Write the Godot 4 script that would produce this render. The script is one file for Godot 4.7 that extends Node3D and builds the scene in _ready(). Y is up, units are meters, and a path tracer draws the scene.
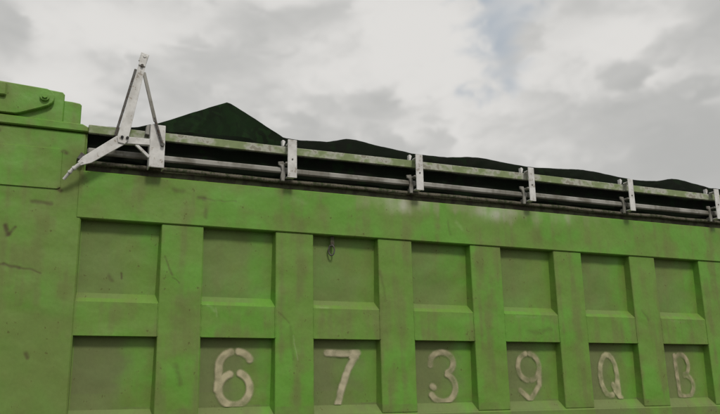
extends Node3D

# ------------------------------------------------------------------ measures (metres)
const PITCH_X := 0.75        # one rib and one opening
const OPEN_W := 0.485
const COLS := 8
const Y_FLOOR := 1.545       # lower edge of the lower openings
const Y_BAR_LOW := 2.03
const Y_BAR_TOP := 2.235
const Y_FRAME_LOW := 2.738
const Y_FRAME_TOP := 3.04
const DEEP := 0.062
const X_END := 6.35
const Z_FAR := -2.42
const EYE := Vector3(-0.2557, 1.6025, 4.9077)
const BASE := Vector3(2.9, 0.0, -1.2)     # the truck's base
const TX := -0.8
const TY := 1.0
const TW := 7.4
const TH := 2.72

var rng := RandomNumberGenerator.new()
var off := Vector3.ZERO
var used := {}
var M := {}

# ------------------------------------------------------------------ mesh helpers
func begin() -> SurfaceTool:
	var st := SurfaceTool.new()
	st.begin(Mesh.PRIMITIVE_TRIANGLES)
	st.set_smooth_group(-1)
	return st

func vert(st: SurfaceTool, p: Vector3) -> void:
	st.set_uv(Vector2((p.x + p.z * 0.25 - TX) / TW, 1.0 - (p.y + p.z * 0.25 - TY) / TH))
	st.add_vertex(p - off)

func face(st: SurfaceTool, pts: Array, away: Vector3) -> void:
	var mid := Vector3.ZERO
	for p in pts: mid += p
	mid /= pts.size()
	var n: Vector3 = (pts[1] - pts[0]).cross(pts[2] - pts[0])
	var flip: bool = n.dot(mid - away) > 0.0
	for k in range(1, pts.size() - 1):
		vert(st, pts[0])
		if flip:
			vert(st, pts[k + 1]); vert(st, pts[k])
		else:
			vert(st, pts[k]); vert(st, pts[k + 1])

func chamfer_box(st: SurfaceTool, t: Transform3D, h: Vector3, c: float) -> void:
	c = minf(c, minf(h.x, minf(h.y, h.z)) * 0.6)
	var mid := t.origin
	for ax in 3:
		var u := (ax + 1) % 3
		var v := (ax + 2) % 3
		for s in [-1.0, 1.0]:
			var q := []
			for k in [[-1, -1], [1, -1], [1, 1], [-1, 1]]:
				var p := Vector3.ZERO
				p[ax] = s * h[ax]; p[u] = k[0] * (h[u] - c); p[v] = k[1] * (h[v] - c)
				q.append(t * p)
			face(st, q, mid)
		for su in [-1.0, 1.0]:
			for sv in [-1.0, 1.0]:
				var a := Vector3.ZERO
				a[u] = su * h[u]; a[v] = sv * (h[v] - c); a[ax] = h[ax] - c
				var b := Vector3.ZERO
				b[u] = su * (h[u] - c); b[v] = sv * h[v]; b[ax] = h[ax] - c
				var a2 := a; a2[ax] = -a[ax]
				var b2 := b; b2[ax] = -b[ax]
				face(st, [t * a, t * b, t * b2, t * a2], mid)
	for sx in [-1.0, 1.0]:
		for sy in [-1.0, 1.0]:
			for sz in [-1.0, 1.0]:
				face(st, [t * Vector3(sx * h.x, sy * (h.y - c), sz * (h.z - c)), t * Vector3(sx * (h.x - c), sy * h.y, sz * (h.z - c)), t * Vector3(sx * (h.x - c), sy * (h.y - c), sz * h.z)], mid)

func box(st: SurfaceTool, a: Vector3, b: Vector3, c := 0.004) -> void:
	chamfer_box(st, Transform3D(Basis(), (a + b) * 0.5), ((b - a) * 0.5).abs(), c)

# a bar from p to q: w wide in the plane of the side wall, t thick towards the viewer
func bar(st: SurfaceTool, p: Vector3, q: Vector3, w: float, t: float, c := 0.003) -> void:
	var x := (q - p).normalized()
	var y := Vector3(0, 0, 1).cross(x).normalized()
	chamfer_box(st, Transform3D(Basis(x, y, x.cross(y)), (p + q) * 0.5), Vector3(p.distance_to(q) * 0.5, w * 0.5, t * 0.5), c)

func tube(st: SurfaceTool, pts: Array, r: float, seg := 10, closed := false, r2 := -1.0) -> void:
	var rings := []
	var n := pts.size()
	for i in n:
		var d: Vector3
		if closed: d = pts[(i + 1) % n] - pts[(i + n - 1) % n]
		else: d = pts[mini(i + 1, n - 1)] - pts[maxi(i - 1, 0)]
		d = d.normalized()
		var u := d.cross(Vector3(0.13, 0.21, 0.97)).normalized()
		if absf(d.dot(Vector3(0.13, 0.21, 0.97))) > 0.98: u = d.cross(Vector3.UP).normalized()
		var v := d.cross(u)
		var rr := r if r2 < 0.0 else lerpf(r, r2, float(i) / (n - 1))
		var ring := []
		for k in seg:
			var a := TAU * k / seg
			ring.append(pts[i] + (u * cos(a) + v * sin(a)) * rr)
		rings.append(ring)
	st.set_smooth_group(0)
	var last := n if closed else n - 1
	for i in last:
		var j := (i + 1) % n
		var mid: Vector3 = (pts[i] + pts[j]) * 0.5
		for k in seg:
			var l := (k + 1) % seg
			face(st, [rings[i][k], rings[j][k], rings[j][l], rings[i][l]], mid)
	st.set_smooth_group(-1)
	if not closed:
		face(st, rings[0], pts[1]); face(st, rings[n - 1], pts[n - 2])

# an outline in the plane of the side wall, from z0 (back) to z1 (front), front edge bevelled
func prism(st: SurfaceTool, poly: PackedVector2Array, z0: float, z1: float, c := 0.004) -> void:
	var inner := Geometry2D.offset_polygon(poly, -c)
	var ins: PackedVector2Array = inner[0] if inner.size() else poly
	var back := Vector3(0, 0, -1)
	for which in [[ins, z1, 1.0], [poly, z0, -1.0]]:
		var pl: PackedVector2Array = which[0]
		var tri := Geometry2D.triangulate_polygon(pl)
		for k in range(0, tri.size(), 3):
			var q := []
			for m in 3: q.append(Vector3(pl[tri[k + m]].x, pl[tri[k + m]].y, which[1]))
			face(st, q, q[0] - back * -which[2])
	var cen := Vector2.ZERO
	for p in poly: cen += p
	cen /= poly.size()
	var n := poly.size()
	for i in n:
		var a := poly[i]
		var b := poly[(i + 1) % n]
		var e := Vector2(b.y - a.y, a.x - b.x)
		var m2 := (a + b) * 0.5
		if Geometry2D.is_point_in_polygon(m2 + e.normalized() * 0.0005, poly): e = -e
		var away := Vector3(m2.x - e.normalized().x, m2.y - e.normalized().y, (z0 + z1) * 0.5)
		face(st, [Vector3(a.x, a.y, z0), Vector3(b.x, b.y, z0), Vector3(b.x, b.y, z1 - c), Vector3(a.x, a.y, z1 - c)], away)
		var ia := nearest(ins, a, c)
		var ib := nearest(ins, b, c)
		face(st, [Vector3(a.x, a.y, z1 - c), Vector3(b.x, b.y, z1 - c), Vector3(ib.x, ib.y, z1), Vector3(ia.x, ia.y, z1)], away + Vector3(0, 0, -0.5))

func nearest(pl: PackedVector2Array, p: Vector2, _c: float) -> Vector2:
	var best := pl[0]
	for q in pl:
		if q.distance_squared_to(p) < best.distance_squared_to(p): best = q
	return best

func part(called: String, st: SurfaceTool, m: Material, parent: Node = self) -> MeshInstance3D:
	st.generate_normals()
	st.generate_tangents()
	var o := MeshInstance3D.new()
	o.mesh = st.commit()
	o.material_override = null
	o.mesh.surface_set_material(0, m)
	o.name = called
	if used.has([parent, called]):
		o.name = "%s_%03d" % [called, used[[parent, called]]]
		used[[parent, called]] += 1
	else:
		used[[parent, called]] = 1
	parent.add_child(o, true)
	return o

func tag(o: Node, label: String, category := "", kind := "", group := "") -> void:
	if label: o.set_meta("label", label)
	if category: o.set_meta("category", category)
	if kind: o.set_meta("kind", kind)
	if group: o.set_meta("group", group)

# ------------------------------------------------------------------ textures
func noise_bytes(w: int, h: int, freq: float, sd: int, oct := 4, squash := 1.0) -> PackedByteArray:
	var n := FastNoiseLite.new()
	n.noise_type = FastNoiseLite.TYPE_SIMPLEX_SMOOTH
	n.seed = sd
	n.frequency = freq
	n.fractal_octaves = oct
	var im := n.get_image(w, int(h / squash), false, false, true)
	if squash != 1.0: im.resize(w, h, Image.INTERPOLATE_CUBIC)
	im.convert(Image.FORMAT_L8)
	return im.get_data()

func put8(b: PackedByteArray, i: int, c: Vector3) -> void:
	b[i] = int(clampf(c.x, 0, 1) * 255.0); b[i + 1] = int(clampf(c.y, 0, 1) * 255.0); b[i + 2] = int(clampf(c.z, 0, 1) * 255.0)

func srgb(v: Vector3) -> Vector3:
	return Vector3(pow(v.x, 1.0 / 2.2), pow(v.y, 1.0 / 2.2), pow(v.z, 1.0 / 2.2))

func tex(b: PackedByteArray, w: int, h: int) -> ImageTexture:
	return ImageTexture.create_from_image(Image.create_from_data(w, h, false, Image.FORMAT_RGB8, b))

func paint_material() -> StandardMaterial3D:
	var w := 2048
	var h := 752
	var big := noise_bytes(w, h, 0.0055, 11, 3)
	var mid := noise_bytes(w, h, 0.02, 12, 3)
	var fine := noise_bytes(w, h, 0.11, 13, 3)
	var streak := noise_bytes(w, h, 0.028, 14, 3, 12.0)
	var warp := noise_bytes(w, h, 0.011, 15, 4)
	var green := srgb(Vector3(0.150, 0.285, 0.043))
	var fresh := srgb(Vector3(0.136, 0.325, 0.038))
	var olive := srgb(Vector3(0.162, 0.230, 0.049))
	var dust := srgb(Vector3(0.162, 0.182, 0.078))
	var mud := srgb(Vector3(0.155, 0.198, 0.056))
	var pale := srgb(Vector3(0.52, 0.53, 0.46))
	var rust := srgb(Vector3(0.075, 0.066, 0.020))
	var alb := PackedByteArray(); alb.resize(w * h * 3)
	var rgh := PackedByteArray(); rgh.resize(w * h * 3)
	var bump := PackedByteArray(); bump.resize(w * h)
	for j in h:
		var y := TY + TH * (1.0 - (j + 0.5) / h)
		for i in w:
			var x := TX + TW * (i + 0.5) / w
			var k := j * w + i
			var nb := big[k] / 255.0
			var nm := mid[k] / 255.0
			var nf := fine[k] / 255.0
			var ns := streak[k] / 255.0
			var nw := warp[k] / 255.0
			var c := green.lerp(fresh, smoothstep(0.42, 0.66, nb))
			c = c.lerp(olive, smoothstep(0.36, 0.74, nm * 0.35 + ns * 0.35 + nw * 0.3) * 0.75)
			var d := 0.0
			var col := fposmod(x, PITCH_X) / OPEN_W
			var inside := x > 0.0 and col < 1.0 and y < 2.735 and not (y > Y_BAR_LOW - 0.01 and y < 2.25)
			if inside:
				var lower := 1.0 if y < Y_BAR_LOW else 0.66
				d = smoothstep(0.86, 0.30, col + (nw - 0.5) * 0.5 + (nm - 0.5) * 0.2) * 0.82 * lower
				if y > Y_BAR_LOW or y < 1.68: d *= 0.85
			elif y > 2.74:
				d = smoothstep(0.52, 0.85, nw * 0.3 + ns * 0.6 + nm * 0.1) * 0.5
			else:
				d = smoothstep(0.44, 0.80, nw * 0.35 + ns * 0.6 + nm * 0.05) * 0.62
			if x < 0.0:
				d = maxf(d, smoothstep(2.9, 1.5, y + (nw - 0.5) * 0.9 + (ns - 0.5) * 0.5) * 0.6)
				d = maxf(d, smoothstep(0.11, 0.02, absf(x + 0.07 + (nw - 0.5) * 0.08)) * smoothstep(3.28, 3.15, y) * smoothstep(2.75, 2.95, y) * 0.75)
			if y < 1.6: d = maxf(d, 0.35 + (nm - 0.5))
			c = c.lerp(dust if inside else mud, clampf(d, 0.0, 0.95))
			# bleached patches under the top edge
			for s in [[2.15, 3.01, 0.10, 0.07, 0.85], [2.34, 3.02, 0.08, 0.04, 0.45], [2.93, 3.005, 0.12, 0.07, 0.85], [3.15, 3.02, 0.12, 0.03, 0.35], [3.62, 3.02, 0.05, 0.05, 0.35], [1.12, 3.0, 0.18, 0.03, 0.12]]:
				var dx: float = (x - s[0]) / s[2]
				if absf(dx) < 2.0 and y > 2.74:
					var q: float = exp(-dx * dx - pow((y - s[1]) / s[3], 2.0)) * (0.55 + nm * 0.9)
					c = c.lerp(pale, clampf(q * s[4] * (0.55 + 0.6 * ns), 0.0, 0.7))
			# a dusty worn band under the rail, and drips below the brackets
			if y > 2.74 and y < 3.05 and x > 0.0:
				var band := smoothstep(2.93, 3.03, y + (nm - 0.5) * 0.12 + (ns - 0.5) * 0.12) * smoothstep(1.2, 2.2, x) * smoothstep(4.6, 3.4, x)
				c = c.lerp(pale, band * (0.12 + 0.45 * ns) * 0.6)
				for bx in [0.42, 1.31, 2.28, 3.26, 4.24, 5.19]:
					var dd: float = absf(x - bx + (nw - 0.5) * 0.05)
					if dd < 0.09:
						c = c.lerp(rust, smoothstep(0.09, 0.0, dd) * smoothstep(2.86 + ns * 0.12, 3.04, y) * (0.15 + 0.4 * ns))
			# chips and specks of rust
			var chip := smoothstep(0.80, 0.86, nf * 0.75 + nm * 0.35 - 0.02)
			c = c.lerp(rust, chip * 0.55)
			var grain := 0.975 + 0.05 * nf
			c *= grain
			put8(alb, k * 3, c)
			var r := clampf(0.44 + d * 0.42 + (nm - 0.5) * 0.2 + chip * 0.3, 0.3, 0.95)
			put8(rgh, k * 3, Vector3(r, r, r))
			bump[k] = int(clampf(nb * 0.62 + nm * 0.12 + nf * 0.02 + ns * 0.05 - chip * 0.03, 0, 1) * 255.0)
	# scratches and smears with a shape of their own
	for s in [[-0.415, 2.665, -0.392, 2.60, 0.014, 0.8], [-0.392, 2.60, -0.362, 2.655, 0.010, 0.65], [-0.56, 2.44, -0.40, 2.43, 0.007, 0.5], [-0.40, 2.43, -0.31, 2.412, 0.010, 0.6], [-0.31, 2.412, -0.20, 2.392, 0.007, 0.45],
			[-0.28, 2.815, -0.17, 2.822, 0.012, 0.5], [0.515, 2.53, 0.56, 2.42, 0.007, 0.45], [0.56, 2.40, 0.60, 2.36, 0.005, 0.35], [0.245, 2.40, 0.247, 2.37, 0.008, 0.7], [0.17, 2.385, 0.185, 2.36, 0.012, 0.4],
			[-0.132, 3.155, -0.118, 3.14, 0.014, 0.8], [-0.135, 2.915, -0.12, 2.905, 0.014, 0.75], [-0.25, 1.93, -0.24, 1.90, 0.012, 0.6], [0.72, 2.93, 0.75, 2.925, 0.02, 0.5], [0.75, 2.925, 0.95, 2.92, 0.006, 0.3],
			[0.55, 2.97, 0.60, 2.965, 0.02, 0.35], [0.77, 2.85, 0.76, 2.79, 0.012, 0.3], [-0.52, 3.25, -0.50, 3.245, 0.014, 0.8], [-0.03, 3.06, 0.0, 2.99, 0.02, 0.3], [1.27, 2.2, 1.33, 2.12, 0.006, 0.25], [1.34, 2.1, 1.36, 1.9, 0.012, 0.2],
			[2.0, 2.5, 2.03, 2.3, 0.012, 0.2], [0.6, 1.85, 0.63, 1.75, 0.02, 0.3], [4.3, 2.3, 4.37, 2.22, 0.012, 0.25], [3.4, 2.12, 3.2, 2.1, 0.02, 0.25], [2.55, 2.9, 2.56, 2.8, 0.012, 0.25], [0.79, 2.225, 0.83, 2.20, 0.012, 0.19, 1], [0.84, 2.215, 0.845, 2.16, 0.006, 0.19, 1], [1.36, 2.05, 1.39, 1.90, 0.006, 0.22, 1], [3.10, 2.22, 3.30, 2.21, 0.012, 0.14, 1], [1.52, 2.24, 1.60, 2.235, 0.010, 0.17, 1], [2.62, 2.9, 2.66, 2.86, 0.016, 0.14, 1], [1.36, 2.98, 1.45, 2.95, 0.02, 0.12, 1], [4.60, 2.22, 4.75, 2.215, 0.010, 0.11, 1]]:
		var a := Vector2(s[0], s[1])
		var b := Vector2(s[2], s[3])
		var lo := a.min(b) - Vector2.ONE * 0.05
		var hi := a.max(b) + Vector2.ONE * 0.05
		for j in range(int((1.0 - (hi.y - TY) / TH) * h), int((1.0 - (lo.y - TY) / TH) * h) + 1):
			for i in range(int((lo.x - TX) / TW * w), int((hi.x - TX) / TW * w) + 1):
				if i < 0 or j < 0 or i >= w or j >= h: continue
				var p := Vector2(TX + TW * (i + 0.5) / w, TY + TH * (1.0 - (j + 0.5) / h))
				var k := j * w + i
				p += Vector2(warp[k] - 128, mid[k] - 128) / 255.0 * 0.03
				var q := Geometry2D.get_closest_point_to_segment(p, a, b).distance_to(p)
				var f: float = smoothstep(s[4] * 1.5, 0.0, q) * s[5] * clampf(0.35 + 1.3 * (fine[k] + streak[k] - 190) / 255.0 + 0.5, 0.2, 1.1)
				if f > 0.0:
					var c := Vector3(alb[k * 3], alb[k * 3 + 1], alb[k * 3 + 2]) / 255.0
					put8(alb, k * 3, c.lerp(pale if s.size() > 6 else rust, f))
					bump[k] = int(maxf(0.0, bump[k] - f * 8.0))
	var m := StandardMaterial3D.new()
	m.albedo_texture = tex(alb, w, h)
	m.roughness_texture = tex(rgh, w, h)
	m.roughness_texture_channel = BaseMaterial3D.TEXTURE_CHANNEL_RED
	m.roughness = 1.0
	m.metallic_specular = 0.4
	var bi := Image.create_from_data(w, h, false, Image.FORMAT_L8, bump)
	bi.bump_map_to_normal_map(7.0)
	m.normal_enabled = true
	m.normal_texture = ImageTexture.create_from_image(bi)
	m.normal_scale = 1.0
	m.texture_repeat = false
	return m

# worn surface for the small metalwork: two colours and specks of a third, triplanar
func worn(c0: Vector3, c1: Vector3, speck: Vector3, amount: float, size: float, rough: float, sd: int) -> StandardMaterial3D:
	var w := 384
	var a := noise_bytes(w, w, 0.016, sd, 4)
	var b := noise_bytes(w, w, 0.06, sd + 1, 4)
	var alb := PackedByteArray(); alb.resize(w * w * 3)
	for k in w * w:
		var u := a[k] / 255.0
		var v := b[k] / 255.0
		var c := srgb(c0).lerp(srgb(c1), smoothstep(0.35, 0.65, u * 0.7 + v * 0.3))
		c = c.lerp(srgb(speck), smoothstep(1.0 - amount, 1.08 - amount, v * 0.6 + u * 0.4 + 0.08) * 0.8)
		put8(alb, k * 3, c * (0.95 + 0.1 * v))
	var m := StandardMaterial3D.new()
	m.albedo_texture = tex(alb, w, w)
	m.roughness = rough
	m.metallic_specular = 0.35
	m.uv1_triplanar = true
	m.uv1_world_triplanar = true
	m.uv1_scale = Vector3.ONE / size
	return m

# a stencilled figure: strokes of x, y pairs in a box 1 wide and 1.6 high
func figure_material(strokes: Array, thick: float, fade: float, tint: Vector3, sd: int) -> StandardMaterial3D:
	var w := 144
	var h := 216
	var a := noise_bytes(w, h, 0.018, sd, 2)
	var b := noise_bytes(w, h, 0.16, sd + 5, 3)
	var im := PackedByteArray(); im.resize(w * h * 4)
	var c := srgb(tint)
	for j in h:
		for i in w:
			var k := j * w + i
			var p := Vector2((i + 0.5) / w * 1.2 - 0.1, (1.0 - (j + 0.5) / h) * 1.8 - 0.1)
			p += Vector2(a[k] - 128, a[(k * 7 + 911) % (w * h)] - 128) * Vector2(1.0, 0.0) / 255.0 * 0.025
			var q := 9.0
			for s in strokes:
				for n in s.size() - 1:
					q = minf(q, Geometry2D.get_closest_point_to_segment(p, s[n], s[n + 1]).distance_to(p))
			var f := smoothstep(thick + 0.05, thick - 0.025, q) * clampf(fade + (a[k] / 255.0 - 0.5) * 0.9 + (b[k] / 255.0 - 0.5) * 0.18, 0.12, 1.0)
			im[k * 4] = int(c.x * 255.0); im[k * 4 + 1] = int(c.y * 255.0); im[k * 4 + 2] = int(c.z * 255.0); im[k * 4 + 3] = int(clampf(f, 0, 1) * 255.0)
	var m := StandardMaterial3D.new()
	m.albedo_texture = ImageTexture.create_from_image(Image.create_from_data(w, h, false, Image.FORMAT_RGBA8, im))
	m.transparency = BaseMaterial3D.TRANSPARENCY_ALPHA
	m.roughness = 0.85
	m.metallic_specular = 0.2
	m.texture_repeat = false
	return m

func arc(cx: float, cy: float, rx: float, ry: float, a0: float, a1: float) -> Array:
	var r := []
	for k in 17:
		var a := deg_to_rad(lerpf(a0, a1, k / 16.0))
		r.append(Vector2(cx + cos(a) * rx, cy + sin(a) * ry))
	return r

func sky_picture() -> ImageTexture:
	var w := 2048
	var h := 1024
	var n := FastNoiseLite.new()
	n.noise_type = FastNoiseLite.TYPE_SIMPLEX_SMOOTH
	n.seed = 5
	n.frequency = 1.0
	n.fractal_octaves = 5
	n.fractal_gain = 0.5
	var n2: FastNoiseLite = n.duplicate()
	n2.seed = 23
	n2.fractal_octaves = 4
	var im := PackedFloat32Array(); im.resize(w * h * 3)
	# azimuth, elevation (degrees), half widths, weight: heaps of brighter and darker cloud
	var heaps := [[27.0, 26.5, 7.0, 3.6, 0.55], [20.5, 23.0, 6.0, 2.0, 0.22], [43.5, 24.8, 4.0, 1.2, 0.55], [37.0, 19.0, 4.5, 2.6, -0.02], [31.0, 21.2, 3.0, 1.8, 0.28], [3.0, 26.2, 4.5, 1.5, 0.60], [0.0, 22.4, 3.0, 1.5, 0.45], [9.0, 22.6, 4.0, 1.6, -0.10],
		[13.0, 25.0, 4.0, 1.6, -0.22], [26.0, 21.8, 4.5, 0.9, -0.42], [47.0, 16.5, 6.0, 3.6, -0.45], [43.0, 20.5, 6.0, 1.8, -0.30], [50.5, 25.0, 2.6, 1.6, -0.30], [-3.5, 25.5, 2.0, 2.0, -0.30], [18.0, 27.6, 4.0, 1.0, -0.15], [-50.0, 30.0, 16.0, 6.0, 0.3], [95.0, 26.0, 18.0, 6.0, 0.25], [150.0, 35.0, 20.0, 8.0, 0.25], [-120.0, 25.0, 18.0, 7.0, 0.3]]
	var gaps := [[32.6, 29.4, 2.6, 2.0, 1.0], [33.9, 23.8, 1.9, 2.8, 0.85], [35.6, 26.2, 2.6, 1.6, 0.5], [38.2, 28.4, 2.8, 1.0, 0.6], [-32.0, 33.0, 4.0, 2.0, 0.8], [75.0, 31.0, 3.5, 2.2, 0.8], [140.0, 24.0, 4.0, 2.0, 0.8], [-100.0, 38.0, 5.0, 2.5, 0.8], [-160.0, 28.0, 4.0, 2.0, 0.7]]
	for j in h:
		var el := 90.0 - 180.0 * (j + 0.5) / h
		var sy := sin(deg_to_rad(el))
		var cy := cos(deg_to_rad(el))
		var near_heaps := heaps.filter(func(s): return absf(el - s[1]) < s[3] * 2.2 + 2.5)
		var near_gaps := gaps.filter(func(s): return absf(el - s[1]) < s[3] * 2.2 + 2.5)
		for i in w:
			var k := (j * w + i) * 3
			if el < -2.0:
				im[k] = 0.13; im[k + 1] = 0.12; im[k + 2] = 0.10
				continue
			var az := 360.0 * (i + 0.5) / w
			if az > 180.0: az -= 360.0
			var d := Vector3(sin(deg_to_rad(az)) * cy, sy, -cos(deg_to_rad(az)) * cy)
			var p := d * 3.4; p.y *= 2.2
			var wp := n2.get_noise_3dv(p * 1.7)
			var f := n.get_noise_3dv(p * 0.62 + Vector3(wp, wp * 0.6, -wp) * 0.55)
			var puff := n2.get_noise_3dv(p * Vector3(3.0, 2.4, 3.0) + Vector3(9, 3, 1) + Vector3(f, f, f) * 0.7)
			var azw := az + wp * 2.4 + puff * 1.8
			var elw := el + f * 1.3 + puff * 1.4
			var b := f * 0.40 + puff * 0.15 + absf(n.get_noise_3dv(p * 2.6 + Vector3(wp, -wp, puff) * 0.5)) * 0.22 - 0.05
			for s in near_heaps:
				var dx: float = absf(azw - s[0]) / s[2]
				var dy: float = absf(elw - s[1]) / s[3]
				if dx < 2.2 and dy < 2.2: b += exp(-dx * dx - dy * dy) * s[4]
			var t := smoothstep(-0.55, 0.50, b) * 0.75 + smoothstep(-0.14, 0.26, b + puff * 0.22) * 0.25
			var c := Vector3(0.462, 0.464, 0.452).lerp(Vector3(0.735, 0.722, 0.70), t)
			var g := 0.0
			for s in near_gaps:
				var dx: float = absf(azw - s[0]) / s[2]
				var dy: float = absf(elw - s[1]) / s[3]
				if dx < 2.2 and dy < 2.2: g += exp(-dx * dx - dy * dy) * s[4]
			g = smoothstep(0.22, 1.0, g + puff * 0.45)
			c = c.lerp(Vector3(0.37, 0.428, 0.495), g * 0.85)
			var lift := lerpf(1.0, 1.5, smoothstep(0.48, 1.0, sy))   # an overcast sky is brightest overhead
			c *= lift
			im[k] = c.x; im[k + 1] = c.y; im[k + 2] = c.z
	return ImageTexture.create_from_image(Image.create_from_data(w, h, false, Image.FORMAT_RGBF, im.to_byte_array()))

# ------------------------------------------------------------------ the scene
func _ready() -> void:
	rng.seed = 7
	var cam := Camera3D.new()
	cam.name = "camera"
	cam.fov = 29.787
	cam.near = 0.05
	cam.far = 4000.0
	cam.position = EYE
	cam.rotation_degrees = Vector3(14.2427, -23.2416, -1.1821)
	add_child(cam)
	cam.current = true
	var sm := PanoramaSkyMaterial.new()
	sm.panorama = sky_picture()
	var sky := Sky.new()
	sky.sky_material = sm
	var env := Environment.new()
	env.background_mode = Environment.BG_SKY
	env.sky = sky
	env.tonemap_mode = Environment.TONE_MAPPER_LINEAR
	env.tonemap_exposure = 1.0
	env.sdfgi_enabled = true
	env.ssao_enabled = true
	env.ssil_enabled = true
	var we := WorldEnvironment.new()
	we.name = "world_environment"
	we.environment = env
	add_child(we)
	var sun := DirectionalLight3D.new()
	sun.name = "sun"
	sun.light_energy = 0.5
	sun.light_angular_distance = 10.0
	sun.light_color = Color(1.0, 0.975, 0.93)
	sun.shadow_enabled = true
	sun.look_at_from_position(Vector3.ZERO, -Vector3(0.06, 0.85, 0.78), Vector3.UP)
	add_child(sun)

	M.paint = paint_material()
	M.white = worn(Vector3(0.70, 0.70, 0.69), Vector3(0.57, 0.565, 0.55), Vector3(0.30, 0.27, 0.23), 0.25, 0.8, 0.55, 31)
	M.pale = worn(Vector3(0.22, 0.28, 0.13), Vector3(0.43, 0.44, 0.38), Vector3(0.22, 0.21, 0.16), 0.28, 1.3, 0.7, 41)
	M.grey = worn(Vector3(0.34, 0.335, 0.31), Vector3(0.20, 0.195, 0.17), Vector3(0.15, 0.14, 0.115), 0.30, 1.6, 0.6, 51)
	M.brown = worn(Vector3(0.15, 0.135, 0.105), Vector3(0.09, 0.082, 0.06), Vector3(0.03, 0.05, 0.015), 0.42, 0.5, 0.85, 61)
	M.dull = worn(Vector3(0.095, 0.105, 0.058), Vector3(0.055, 0.052, 0.038), Vector3(0.07, 0.055, 0.04), 0.36, 0.8, 0.9, 71)
	M.tarp = worn(Vector3(0.0045, 0.008, 0.004), Vector3(0.006, 0.007, 0.005), Vector3(0.0055, 0.014, 0.0045), 0.30, 3.5, 0.95, 81)
	M.tarp.metallic_specular = 0.12
	M.flap = worn(Vector3(0.006, 0.016, 0.005), Vector3(0.006, 0.009, 0.005), Vector3(0.009, 0.026, 0.007), 0.36, 2.2, 0.95, 85)
	M.flap.metallic_specular = 0.12
	M.steel = worn(Vector3(0.12, 0.12, 0.115), Vector3(0.06, 0.058, 0.055), Vector3(0.08, 0.045, 0.025), 0.38, 0.3, 0.5, 91)
	M.black = worn(Vector3(0.018, 0.018, 0.018), Vector3(0.03, 0.029, 0.027), Vector3(0.06, 0.055, 0.045), 0.3, 0.6, 0.85, 101)
	M.earth = worn(Vector3(0.075, 0.066, 0.052), Vector3(0.055, 0.049, 0.040), Vector3(0.11, 0.098, 0.078), 0.42, 6.0, 0.95, 111)

	# the ground
	var gs := begin()
	face(gs, [Vector3(-1500, 0, -1500), Vector3(1500, 0, -1500), Vector3(1500, 0, 1500), Vector3(-1500, 0, 1500)], Vector3(0, -1, 0))
	tag(part("ground", gs, M.earth), "bare trodden earth the truck stands on", "", "structure")

	# the truck
	off = BASE
	var truck := Node3D.new()
	truck.name = "dump_truck"
	truck.position = BASE
	add_child(truck)
	tag(truck, "large green dump truck with ribbed side wall, worn paint and painted figures", "truck")
	side_wall(truck)
	rear_corner(truck)
	rails(truck)
	tarp_arm(truck)
	rest_of_truck(truck)
	off = Vector3.ZERO
	tarpaulin()

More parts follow.
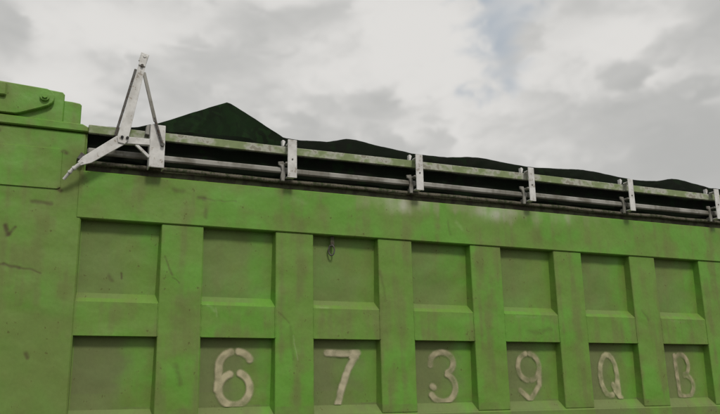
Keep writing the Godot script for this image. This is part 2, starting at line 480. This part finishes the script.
func side_wall(truck: Node3D) -> void:
	var st := begin()
	box(st, Vector3(-0.03, Y_FRAME_LOW, -0.16), Vector3(X_END, Y_FRAME_TOP, 0.011), 0.006)
	part("top_frame", st, M.paint, truck)
	st = begin()
	box(st, Vector3(0.0, 1.22, -0.16), Vector3(X_END, Y_FLOOR, 0.006), 0.012)
	part("bottom_rail", st, M.paint, truck)
	var figures := {
		1: ["6", [arc(0.52, 1.18, 0.42, 0.36, 22, 80), arc(0.52, 1.12, 0.44, 0.42, 108, 175), [Vector2(0.08, 1.16), Vector2(0.06, 0.45)], arc(0.5, 0.48, 0.42, 0.44, 108, 355), arc(0.5, 0.5, 0.42, 0.46, -10, 68)], 0.085, 0.82, Vector3(0.50, 0.46, 0.30)],
		2: ["7", [[Vector2(0.02, 1.52), Vector2(0.5, 1.5), Vector2(0.92, 1.52)], [Vector2(0.9, 1.5), Vector2(0.62, 1.02), Vector2(0.38, 0.3), Vector2(0.32, 0.02)], [Vector2(0.76, 1.4), Vector2(0.86, 1.4)]], 0.085, 0.66, Vector3(0.52, 0.48, 0.33)],
		3: ["3", [arc(0.46, 1.22, 0.40, 0.34, 190, -62), arc(0.46, 0.46, 0.44, 0.44, 66, -150), [Vector2(0.10, 0.50), Vector2(0.16, 0.46)]], 0.08, 0.62, Vector3(0.47, 0.43, 0.28)],
		4: ["9", [arc(0.48, 1.10, 0.40, 0.44, 100, 260), arc(0.50, 1.10, 0.40, 0.44, 80, -80), [Vector2(0.9, 1.1), Vector2(0.86, 0.5), Vector2(0.5, 0.06)], [Vector2(0.10, 0.34), Vector2(0.48, 0.04)]], 0.072, 0.62, Vector3(0.47, 0.43, 0.275)],
		5: ["Q", [arc(0.46, 0.82, 0.38, 0.70, -50, 285), [Vector2(0.62, 0.48), Vector2(0.74, 0.24), Vector2(0.94, 0.02)], [Vector2(0.84, 0.86), Vector2(0.86, 0.1)]], 0.082, 0.68, Vector3(0.48, 0.46, 0.28)],
		6: ["B", [[Vector2(0.10, 1.50), Vector2(0.16, 0.1)], arc(0.40, 1.16, 0.36, 0.38, 130, -75), arc(0.46, 0.42, 0.44, 0.40, 85, -130)], 0.075, 0.52, Vector3(0.47, 0.425, 0.275)]}
	var spans := {1: [0.115, 0.355], 2: [0.11, 0.355], 3: [0.125, 0.36], 4: [0.105, 0.335], 5: [0.11, 0.325], 6: [0.13, 0.34]}
	for k in COLS:
		var x0 := k * PITCH_X
		var x1 := x0 + OPEN_W
		st = begin()
		box(st, Vector3(x1, Y_FLOOR, -0.09), Vector3(minf(x0 + PITCH_X, X_END), Y_FRAME_LOW, rng.randf_range(-0.0005, 0.001)), 0.004)
		part("rib", st, M.paint, truck)
		st = begin()
		box(st, Vector3(x0 - 0.02, Y_BAR_LOW, -0.09), Vector3(x1 + 0.02, Y_BAR_TOP, -0.002), 0.002)
		part("cross_bar", st, M.paint, truck)
		for x in [x0, x1]:
			st = begin()
			var pts := []
			for m in 15: pts.append(Vector3(x + rng.randf_range(-0.0012, 0.0012), lerpf(Y_BAR_LOW + 0.004, Y_BAR_TOP, m / 14.0), -0.0015 + rng.randf_range(-0.001, 0.001)))
			if x > 0.0:
				tube(st, pts, 0.0042, 6)
				part("weld_bead", st, M.paint, truck)
		for row in 2:
			var yb := Y_BAR_TOP if row == 0 else Y_FLOOR
			var yt := Y_FRAME_LOW if row == 0 else Y_BAR_LOW
			var o := recess(truck, x0, x1, yb, yt, k * 2 + row)
			if row == 1 and figures.has(k):
				var f: Array = figures[k]
				var xa: float = x0 + spans[k][0]
				var xb: float = x0 + spans[k][1]
				var ww := xb - xa
				var ya := 1.606
				var yc := 1.962
				# the picture has a margin round the figure
				var mx := ww * 0.1
				var my := (yc - ya) / 1.6 * 0.1
				var q := [Vector3(xa - mx, ya - my * 0.0, -DEEP + 0.007), Vector3(xb + mx, ya, -DEEP + 0.007), Vector3(xb + mx, yc + my, -DEEP + 0.007), Vector3(xa - mx, yc + my, -DEEP + 0.007)]
				var uv := [Vector2(0, 1.7 / 1.8), Vector2(1, 1.7 / 1.8), Vector2(1, 0), Vector2(0, 0)]
				var fs := begin()
				for n in [0, 3, 2, 0, 2, 1]:
					fs.set_uv(uv[n])
					fs.add_vertex(q[n] - off)
				var d := part("painted_figure", fs, figure_material(f[1], f[2], f[3], f[4], 200 + k), o)
				tag(d, "worn cream %s painted by stencil" % f[0])
	# the small hook under the top frame
	var hook := begin()
	box(hook, Vector3(1.636, 2.665, -0.035), Vector3(1.664, Y_FRAME_LOW + 0.01, -0.023), 0.003)
	var hk := part("hook", hook, M.dull, truck)
	tag(hk, "small dirty hook plate with a dark ring under the top frame")
	var ring := begin()
	var pts := []
	for k in 18:
		var a := TAU * k / 18.0
		pts.append(Vector3(1.643 + cos(a) * 0.017, 2.640 + sin(a) * 0.036, -0.028 + cos(a) * 0.012))
	tube(ring, pts, 0.0055, 8, true)
	part("ring", ring, M.steel, hk)

# a pressed panel: bulging floor, sloping sill and slanting sides
func recess(truck: Node3D, x0: float, x1: float, yb: float, yt: float, sd: int) -> MeshInstance3D:
	var st := begin()
	var n := FastNoiseLite.new()
	n.seed = 300 + sd
	n.frequency = 3.5
	n.fractal_octaves = 2
	var a := Vector2(x0 + 0.006, yb + 0.058)
	var b := Vector2(x1 - 0.004, yt + 0.002)
	var nx := 10
	var ny := 9
	st.set_smooth_group(0)
	var g := []
	for j in ny + 1:
		var row := []
		for i in nx + 1:
			var u := float(i) / nx
			var v := float(j) / ny
			var e := minf(minf(u, 1.0 - u), minf(v, 1.0 - v))
			var x := lerpf(a.x, lerpf(x1 - 0.016, b.x, v), u)
			var y := lerpf(a.y, b.y, v)
			row.append(Vector3(x, y, -DEEP + n.get_noise_2d(x, y) * 0.012 * smoothstep(0.0, 0.25, e) * 0.55))
		g.append(row)
	for j in ny:
		for i in nx:
			face(st, [g[j][i], g[j][i + 1], g[j + 1][i + 1], g[j + 1][i]], Vector3(x0, yb, -5))
	var mid := Vector3((x0 + x1) * 0.5, (yb + yt) * 0.5, -1.0)
	st.set_smooth_group(1)
	var zf := -0.005
	face(st, [Vector3(x0, yb, zf), Vector3(x1, yb, zf), Vector3(x1 - 0.016, a.y, -DEEP), Vector3(a.x, a.y, -DEEP)], mid)
	st.set_smooth_group(2)
	face(st, [Vector3(x1, yb, zf), Vector3(x1, yt, zf), Vector3(b.x, b.y, -DEEP), Vector3(x1 - 0.016, a.y, -DEEP)], mid)
	st.set_smooth_group(3)
	face(st, [Vector3(x0, yb, zf), Vector3(x0, yt, zf), Vector3(a.x, b.y, -DEEP), Vector3(a.x, a.y, -DEEP)], mid)
	return part("recessed_panel", st, M.paint, truck)

func rear_corner(truck: Node3D) -> void:
	var st := begin()
	box(st, Vector3(-0.62, 1.22, -0.2), Vector3(0.0, 3.285, 0.006), 0.010)
	box(st, Vector3(-0.004, 3.036, -0.2), Vector3(0.006, 3.285, -0.01), 0.002)
	part("rear_post", st, M.paint, truck)
	st = begin()
	prism(st, PackedVector2Array([Vector2(-0.62, 3.287), Vector2(0.006, 3.287), Vector2(0.006, 3.318), Vector2(-0.03, 3.336), Vector2(-0.62, 3.346)]), -0.2, 0.026, 0.006)
	part("cap_beam", st, M.paint, truck)
	st = begin()
	prism(st, PackedVector2Array([Vector2(-0.62, 3.34), Vector2(-0.146, 3.34), Vector2(-0.146, 3.525), Vector2(-0.160, 3.540), Vector2(-0.40, 3.558), Vector2(-0.62, 3.572)]), -0.18, 0.0, 0.006)
	part("hinge_block", st, M.paint, truck)
	st = begin()
	prism(st, PackedVector2Array([Vector2(-0.150, 3.33), Vector2(-0.042, 3.33), Vector2(-0.042, 3.472), Vector2(-0.052, 3.483), Vector2(-0.10, 3.489), Vector2(-0.150, 3.490)]), -0.15, -0.012, 0.006)
	part("hinge_block", st, M.paint, truck)
	var pl := PackedVector2Array([Vector2(-0.62, 3.352), Vector2(-0.42, 3.353), Vector2(-0.393, 3.360), Vector2(-0.284, 3.406), Vector2(-0.236, 3.430)])
	for k in 8:
		var a := deg_to_rad(lerpf(-62.0, 80.0, k / 7.0))
		pl.append(Vector2(-0.262 + cos(a) * 0.058, 3.482 + sin(a) * 0.056))
	pl.append(Vector2(-0.40, 3.545)); pl.append(Vector2(-0.62, 3.557))
	st = begin()
	prism(st, pl, 0.0, 0.034, 0.005)
	var hp := part("hinge_plate", st, M.paint, truck)
	st = begin()
	tube(st, [Vector3(-0.262, 3.480, 0.030), Vector3(-0.262, 3.480, 0.052)], 0.028, 16)
	tube(st, [Vector3(-0.262, 3.480, 0.050), Vector3(-0.262, 3.480, 0.064)], 0.017, 6)
	part("hinge_pin", st, M.paint, hp)
	st = begin()
	box(st, Vector3(-0.525, 3.452, 0.030), Vector3(-0.478, 3.540, 0.058), 0.012)
	part("lug", st, M.paint, hp)
	st = begin()
	prism(st, PackedVector2Array([Vector2(-0.62, 2.906), Vector2(-0.150, 2.907), Vector2(-0.132, 2.918), Vector2(-0.135, 3.148), Vector2(-0.15, 3.165), Vector2(-0.62, 3.158)]), 0.004, 0.014, 0.003)
	part("cover_plate", st, M.paint, truck)

func wavy(x0: float, x1: float, y: float, z: float, amp: float, sd: int) -> Array:
	var n := FastNoiseLite.new()
	n.seed = sd
	n.frequency = 0.9
	var r := []
	var c := int((x1 - x0) / 0.08)
	for k in c + 1:
		var x := lerpf(x0, x1, float(k) / c)
		r.append(Vector3(x, y + n.get_noise_1d(x) * amp, z + n.get_noise_1d(x + 50.0) * amp))
	return r

func rails(truck: Node3D) -> void:
	# lip above the top frame, dirty and dark
	var st := begin()
	prism(st, PackedVector2Array([Vector2(0.008, 3.03), Vector2(X_END, 3.03), Vector2(X_END, 3.115), Vector2(0.008, 3.115)]), -0.15, -0.022, 0.01)
	part("wall_lip", st, M.dull, truck)
	st = begin()
	var joints := [0.008, 0.42, 1.32, 2.29, 3.265, 4.245, 5.20, 6.17, X_END]
	for k in joints.size() - 1:
		bar(st, Vector3(joints[k], 3.309 + rng.randf_range(-0.003, 0.003), 0.014 + 0.001 * k), Vector3(joints[k + 1], 3.309 + rng.randf_range(-0.003, 0.003), 0.014 + 0.001 * k), 0.055, 0.026, 0.003)
	var ur := part("upper_rail", st, M.pale, truck)
	tag(ur, "pale flat upper rail with green paint wearing off")
	st = begin()
	for k in joints.size() - 1:
		bar(st, Vector3(joints[k], 3.163 + rng.randf_range(-0.003, 0.003), 0.016 + 0.001 * k), Vector3(joints[k + 1], 3.163 + rng.randf_range(-0.003, 0.003), 0.016 + 0.001 * k), 0.040, 0.03, 0.008)
	part("lower_rail", st, M.grey, truck)
	st = begin()
	tube(st, wavy(0.008, X_END, 3.094, 0.004, 0.008, 3), 0.014, 10)
	part("thin_rail", st, M.brown, truck)
	# rail brackets: front strap, returns and the clamp that holds the rails
	for b in [[1.285, 1.350], [2.258, 2.316], [3.236, 3.290], [4.217, 4.271], [5.170, 5.226], [6.140, 6.194]]:
		var xa: float = b[0]
		var xb: float = b[1]
		st = begin()
		box(st, Vector3(xa, 3.095, 0.092), Vector3(xb, 3.365, 0.101), 0.003)
		box(st, Vector3(xa + 0.004, 3.338, 0.034), Vector3(xb - 0.004, 3.346, 0.0935), 0.002)
		box(st, Vector3(xa + 0.004, 3.104, 0.030), Vector3(xb - 0.004, 3.112, 0.0935), 0.002)
		var o := part("rail_bracket", st, M.white, truck)
		st = begin()
		prism(st, PackedVector2Array([Vector2(xa - 0.016, 3.335), Vector2(xa - 0.004, 3.338), Vector2(xa + 0.006, 3.372), Vector2(xa - 0.006, 3.382), Vector2(xa - 0.018, 3.380)]), 0.0, 0.030, 0.003)
		part("clamp_tab", st, M.white, o)
		st = begin()
		var j := rng.randf_range(-0.006, 0.006)
		prism(st, PackedVector2Array([Vector2(xa - 0.050, 3.218 + j), Vector2(xa - 0.046, 3.198 + j), Vector2(xa - 0.030, 3.186), Vector2(xa - 0.024, 3.160), Vector2(xa - 0.030 + j, 3.118), Vector2(xa - 0.026, 3.084), Vector2(xa - 0.006, 3.082), Vector2(xa + 0.002, 3.115), Vector2(xa - 0.004, 3.20), Vector2(xa - 0.014, 3.222)]), 0.034, 0.046, 0.003)
		box(st, Vector3(xa - 0.012, 3.195, 0.036), Vector3(xa + 0.02, 3.207, 0.092), 0.002)
		box(st, Vector3(xa - 0.024, 3.095, 0.0), Vector3(xa - 0.008, 3.125, 0.036), 0.002)
		part("roller_clamp", st, M.grey, o)
		for y in [3.225]:
			st = begin()
			tube(st, [Vector3((xa + xb) * 0.5, y, 0.099), Vector3((xa + xb) * 0.5, y, 0.1045)], 0.006, 8)
			part("bolt", st, M.steel, o)

func tarp_arm(truck: Node3D) -> void:
	var arm := Node3D.new()
	arm.name = "tarp_arm"
	truck.add_child(arm, true)
	tag(arm, "white A-shaped tarp arm standing up at the rear end of the rails")
	var st := begin()
	# mounting plate, a channel with its returns
	box(st, Vector3(0.372, 3.076, 0.090), Vector3(0.467, 3.360, 0.100), 0.003)
	box(st, Vector3(0.372, 3.076, 0.02), Vector3(0.380, 3.360, 0.0915), 0.002)
	box(st, Vector3(0.459, 3.076, 0.02), Vector3(0.467, 3.360, 0.0915), 0.002)
	part("mounting_plate", st, M.white, arm)
	st = begin()
	prism(st, PackedVector2Array([Vector2(0.345, 3.30), Vector2(0.3715, 3.295), Vector2(0.3715, 3.362), Vector2(0.352, 3.358)]), 0.03, 0.075, 0.003)
	part("side_tab", st, M.grey, arm)
	# upper arm: channel open to the back
	var p := Vector3(0.204, 3.235, 0.115)
	var q := Vector3(0.296, 3.735, 0.115)
	st = begin()
	var ax := (q - p).normalized()
	var sd := Vector3(0, 0, 1).cross(ax)
	prism(st, PackedVector2Array([v2(p - sd * 0.034), v2(q - sd * 0.022), v2(q + ax * 0.03), v2(q + sd * 0.022), v2(p + sd * 0.034), v2(p + sd * 0.02 - ax * 0.03), v2(p - sd * 0.02 - ax * 0.03)]), 0.113, 0.121, 0.002)
	bar(st, p + sd * 0.031 + Vector3(0, 0, -0.018), q + sd * 0.019 + Vector3(0, 0, -0.018), 0.006, 0.034, 0.002)
	bar(st, p - sd * 0.031 + Vector3(0, 0, -0.018), q - sd * 0.019 + Vector3(0, 0, -0.018), 0.006, 0.034, 0.002)
	part("upper_arm", st, M.white, arm)
	st = begin()
	bar(st, p + sd * 0.046 + ax * 0.02 + Vector3(0, 0, -0.05), q + sd * 0.030 - ax * 0.01 + Vector3(0, 0, -0.05), 0.016, 0.03, 0.002)
	part("back_strut", st, M.steel, arm)
	# head with its rollers
	st = begin()
	bar(st, q + ax * 0.0, Vector3(0.311, 3.815, 0.112), 0.044, 0.03, 0.004)
	bar(st, Vector3(0.300, 3.77, 0.108), Vector3(0.315, 3.832, 0.108), 0.052, 0.016, 0.003)
	tube(st, [Vector3(0.310, 3.806, 0.10), Vector3(0.310, 3.806, 0.133)], 0.010, 8)
	part("head", st, M.white, arm)
	st = begin()
	tube(st, [Vector3(0.297, 3.738, 0.12), Vector3(0.297, 3.738, 0.135)], 0.010, 8)
	part("bolt", st, M.steel, arm)
	# the strut down to the plate
	st = begin()
	bar(st, Vector3(0.312, 3.70, 0.112), Vector3(0.398, 3.375, 0.112), 0.022, 0.012, 0.003)
	part("side_strut", st, M.grey, arm)
	st = begin()
	tube(st, [Vector3(0.392, 3.40, 0.112), Vector3(0.450, 3.222, 0.112)], 0.0085, 10)
	tube(st, [Vector3(0.450, 3.226, 0.099), Vector3(0.450, 3.226, 0.122)], 0.012, 8)
	part("strut_pin", st, M.steel, arm)
	# horizontal arm and gusset
	st = begin()
	prism(st, PackedVector2Array([Vector2(0.205, 3.257), Vector2(0.372, 3.259), Vector2(0.372, 3.217), Vector2(0.205, 3.209)]), 0.078, 0.106, 0.003)
	part("cross_arm", st, M.white, arm)
	st = begin()
	bar(st, Vector3(0.288, 3.215, 0.092), Vector3(0.373, 3.140, 0.092), 0.018, 0.018, 0.002)
	part("gusset", st, M.white, arm)
	# lower arm, bent and thinning to its pin
	st = begin()
	prism(st, PackedVector2Array([Vector2(0.168, 3.252), Vector2(0.214, 3.262), Vector2(0.236, 3.240), Vector2(0.222, 3.205), Vector2(0.030, 3.062), Vector2(-0.030, 3.040), Vector2(-0.048, 3.062), Vector2(-0.020, 3.098)]), 0.104, 0.1125, 0.002)
	part("lower_arm", st, M.white, arm)
	st = begin()
	tube(st, [Vector3(-0.02, 3.065, 0.105), Vector3(-0.075, 3.015, 0.090), Vector3(-0.118, 2.958, 0.06)], 0.013, 10, false, 0.009)
	tube(st, [Vector3(-0.060, 3.027, 0.096), Vector3(-0.068, 3.020, 0.093)], 0.0155, 10)
	tube(st, [Vector3(-0.083, 3.004, 0.087), Vector3(-0.089, 2.996, 0.084)], 0.0135, 10)
	part("arm_tip", st, M.white, arm)
	st = begin()
	prism(st, PackedVector2Array([Vector2(-0.052, 3.098), Vector2(-0.02, 3.085), Vector2(0.0, 3.125), Vector2(-0.028, 3.142)]), 0.006, 0.06, 0.004)
	part("tip_catch", st, M.steel, arm)
	for c in [Vector2(0.200, 3.243), Vector2(0.232, 3.242)]:
		st = begin()
		tube(st, [Vector3(c.x, c.y, 0.10), Vector3(c.x, c.y, 0.131)], 0.0095, 8)
		part("bolt", st, M.black, arm)

func v2(p: Vector3) -> Vector2:
	return Vector2(p.x, p.y)

# what the camera hardly sees: the other walls, the floor, the frame and the wheels
func rest_of_truck(truck: Node3D) -> void:
	var st := begin()
	box(st, Vector3(-0.6, 1.22, Z_FAR), Vector3(X_END, 3.04, Z_FAR + 0.12), 0.01)
	part("far_wall", st, M.paint, truck)
	st = begin()
	box(st, Vector3(X_END + 0.002, 1.22, Z_FAR), Vector3(X_END + 0.1, 3.3, 0.0), 0.01)
	part("front_wall", st, M.paint, truck)
	st = begin()
	box(st, Vector3(-0.70, 1.22, Z_FAR), Vector3(-0.622, 3.2, 0.0), 0.01)
	part("tailgate", st, M.paint, truck)
	st = begin()
	box(st, Vector3(-0.62, 1.1, Z_FAR + 0.02), Vector3(X_END, 1.218, -0.02), 0.01)
	part("box_floor", st, M.steel, truck)
	for z in [-0.82, -1.60]:
		st = begin()
		box(st, Vector3(-0.7, 0.78, z - 0.05), Vector3(X_END + 0.8, 1.098, z + 0.05), 0.01)
		part("chassis_beam", st, M.black, truck)
	for x in [0.75, 2.15, 5.6]:
		st = begin()
		tube(st, [Vector3(x, 0.54, -0.35), Vector3(x, 0.54, Z_FAR + 0.35)], 0.08, 12)
		part("axle", st, M.black, truck)
		for z in [-0.26, Z_FAR + 0.26]:
			var wheel := Node3D.new()
			wheel.name = "wheel"
			truck.add_child(wheel, true)
			st = begin()
			var ring := []
			for k in 28:
				var a := TAU * k / 28.0
				ring.append(Vector3(x + cos(a) * 0.40, 0.535 + sin(a) * 0.40, z))
			tube(st, ring, 0.135, 12, true)
			part("tyre", st, M.black, wheel)
			st = begin()
			tube(st, [Vector3(x, 0.535, z - 0.08), Vector3(x, 0.535, z + 0.08)], 0.29, 24)
			tube(st, [Vector3(x, 0.535, z - 0.12), Vector3(x, 0.535, z + 0.12)], 0.12, 14)
			part("rim", st, M.steel, wheel)

func tarpaulin() -> void:
	# edge of the cover as it stands over the rail: x and height
	var prof := [[0.008, 3.342], [0.17, 3.346], [0.30, 3.365], [0.443, 3.412], [0.60, 3.487], [0.872, 3.612], [0.885, 3.619], [0.90, 3.614], [1.09, 3.518], [1.285, 3.410], [1.40, 3.404], [1.60, 3.415], [1.76, 3.455], [1.83, 3.456], [2.05, 3.428], [2.273, 3.405],
		[2.39, 3.402], [2.58, 3.405], [2.76, 3.430], [2.86, 3.434], [3.05, 3.420], [3.282, 3.405], [3.425, 3.409], [3.60, 3.418], [3.80, 3.434], [3.95, 3.432], [4.232, 3.407], [4.401, 3.398], [4.62, 3.410], [4.80, 3.449], [4.88, 3.450], [5.05, 3.430], [5.24, 3.404], [5.45, 3.41], [5.75, 3.45], [5.9, 3.44], [6.2, 3.40], [X_END, 3.39]]
	var n := FastNoiseLite.new()
	n.seed = 77
	n.frequency = 2.2
	n.fractal_octaves = 3
	var root := Node3D.new()
	root.name = "tarpaulin"
	root.position = Vector3(0, 3.06, 0)
	add_child(root)
	tag(root, "black green tarpaulin drawn over the truck's load in peaks", "tarpaulin")
	off = root.position
	var st := begin()
	st.set_smooth_group(0)
	var rows := []
	var nx := 254
	for i in nx + 1:
		var x := lerpf(0.008, X_END, float(i) / nx)
		var y := 3.4
		for k in prof.size() - 1:
			if x >= prof[k][0] and x <= prof[k + 1][0]:
				y = lerpf(prof[k][1], prof[k + 1][1], (x - prof[k][0]) / (prof[k + 1][0] - prof[k][0]))
		y += n.get_noise_1d(x * 3.0) * 0.004
		var col := []
		# skirt hanging behind the rails
		for k in 5:
			var v := k / 4.0
			col.append(Vector3(x, lerpf(3.06, 3.33, v), -0.034 + n.get_noise_2d(x * 1.5, v * 0.3) * 0.014))
		# the visible face leans back as it rises
		var up := maxf(y - 3.34, 0.0)
		var back := 0.03 + up * 0.55
		for k in range(1, 7):
			var v := k / 6.0
			var z := -0.03 - back * v
			var yy := 3.335 + (y - 3.335) * sin(v * PI * 0.5) if up < 0.1 else lerpf(3.335, y, v)
			yy = EYE.y + (yy - EYE.y) * (EYE.z - z) / EYE.z
			z -= 0.28 * clampf(x - 0.93, 0.0, 0.2) * (1.0 - smoothstep(1.2, 1.32, x)) * (1.0 - v)
			var xx := EYE.x + (x - EYE.x) * (EYE.z - z) / EYE.z
			col.append(Vector3(xx, yy, z + (n.get_noise_2d(x * 1.6, 4.0 + v * 0.5) * 0.02 + (absf(n.get_noise_2d((x - 0.885) / (0.25 + 0.9 * (1.0 - v)) * 1.3, 9.0)) - 0.2) * minf(up, 0.2) * 0.55) * (1.0 - v)))
		# over the load to the far side
		var top: Vector3 = col[-1]
		for k in range(1, 13):
			var v := k / 12.0
			var z := lerpf(top.z, Z_FAR + 0.06, v)
			var flat := 3.40 + 0.03 * sin(v * PI) + n.get_noise_2d(x, z) * 0.03
			col.append(Vector3(lerpf(top.x, x, v), lerpf(top.y, flat, smoothstep(0.0, 0.7, v)), z))
		for k in range(1, 4):
			col.append(Vector3(x, lerpf(3.38, 3.0, k / 3.0), Z_FAR - 0.02 + n.get_noise_2d(x, k) * 0.01))
		rows.append(col)
	var flap := begin()
	flap.set_smooth_group(0)
	for i in nx:
		for j in rows[0].size() - 1:
			var q := [rows[i][j], rows[i + 1][j], rows[i + 1][j + 1], rows[i][j + 1]]
			face(flap if j >= 5 and j <= 9 and q[0].x > 0.36 and q[0].x < 1.28 else st, q, Vector3(q[0].x, 2.2, -1.2))
	part("cover", st, M.tarp, root)
	tag(part("corner_flap", flap, M.flap, root), "greener raised corner of the cover")
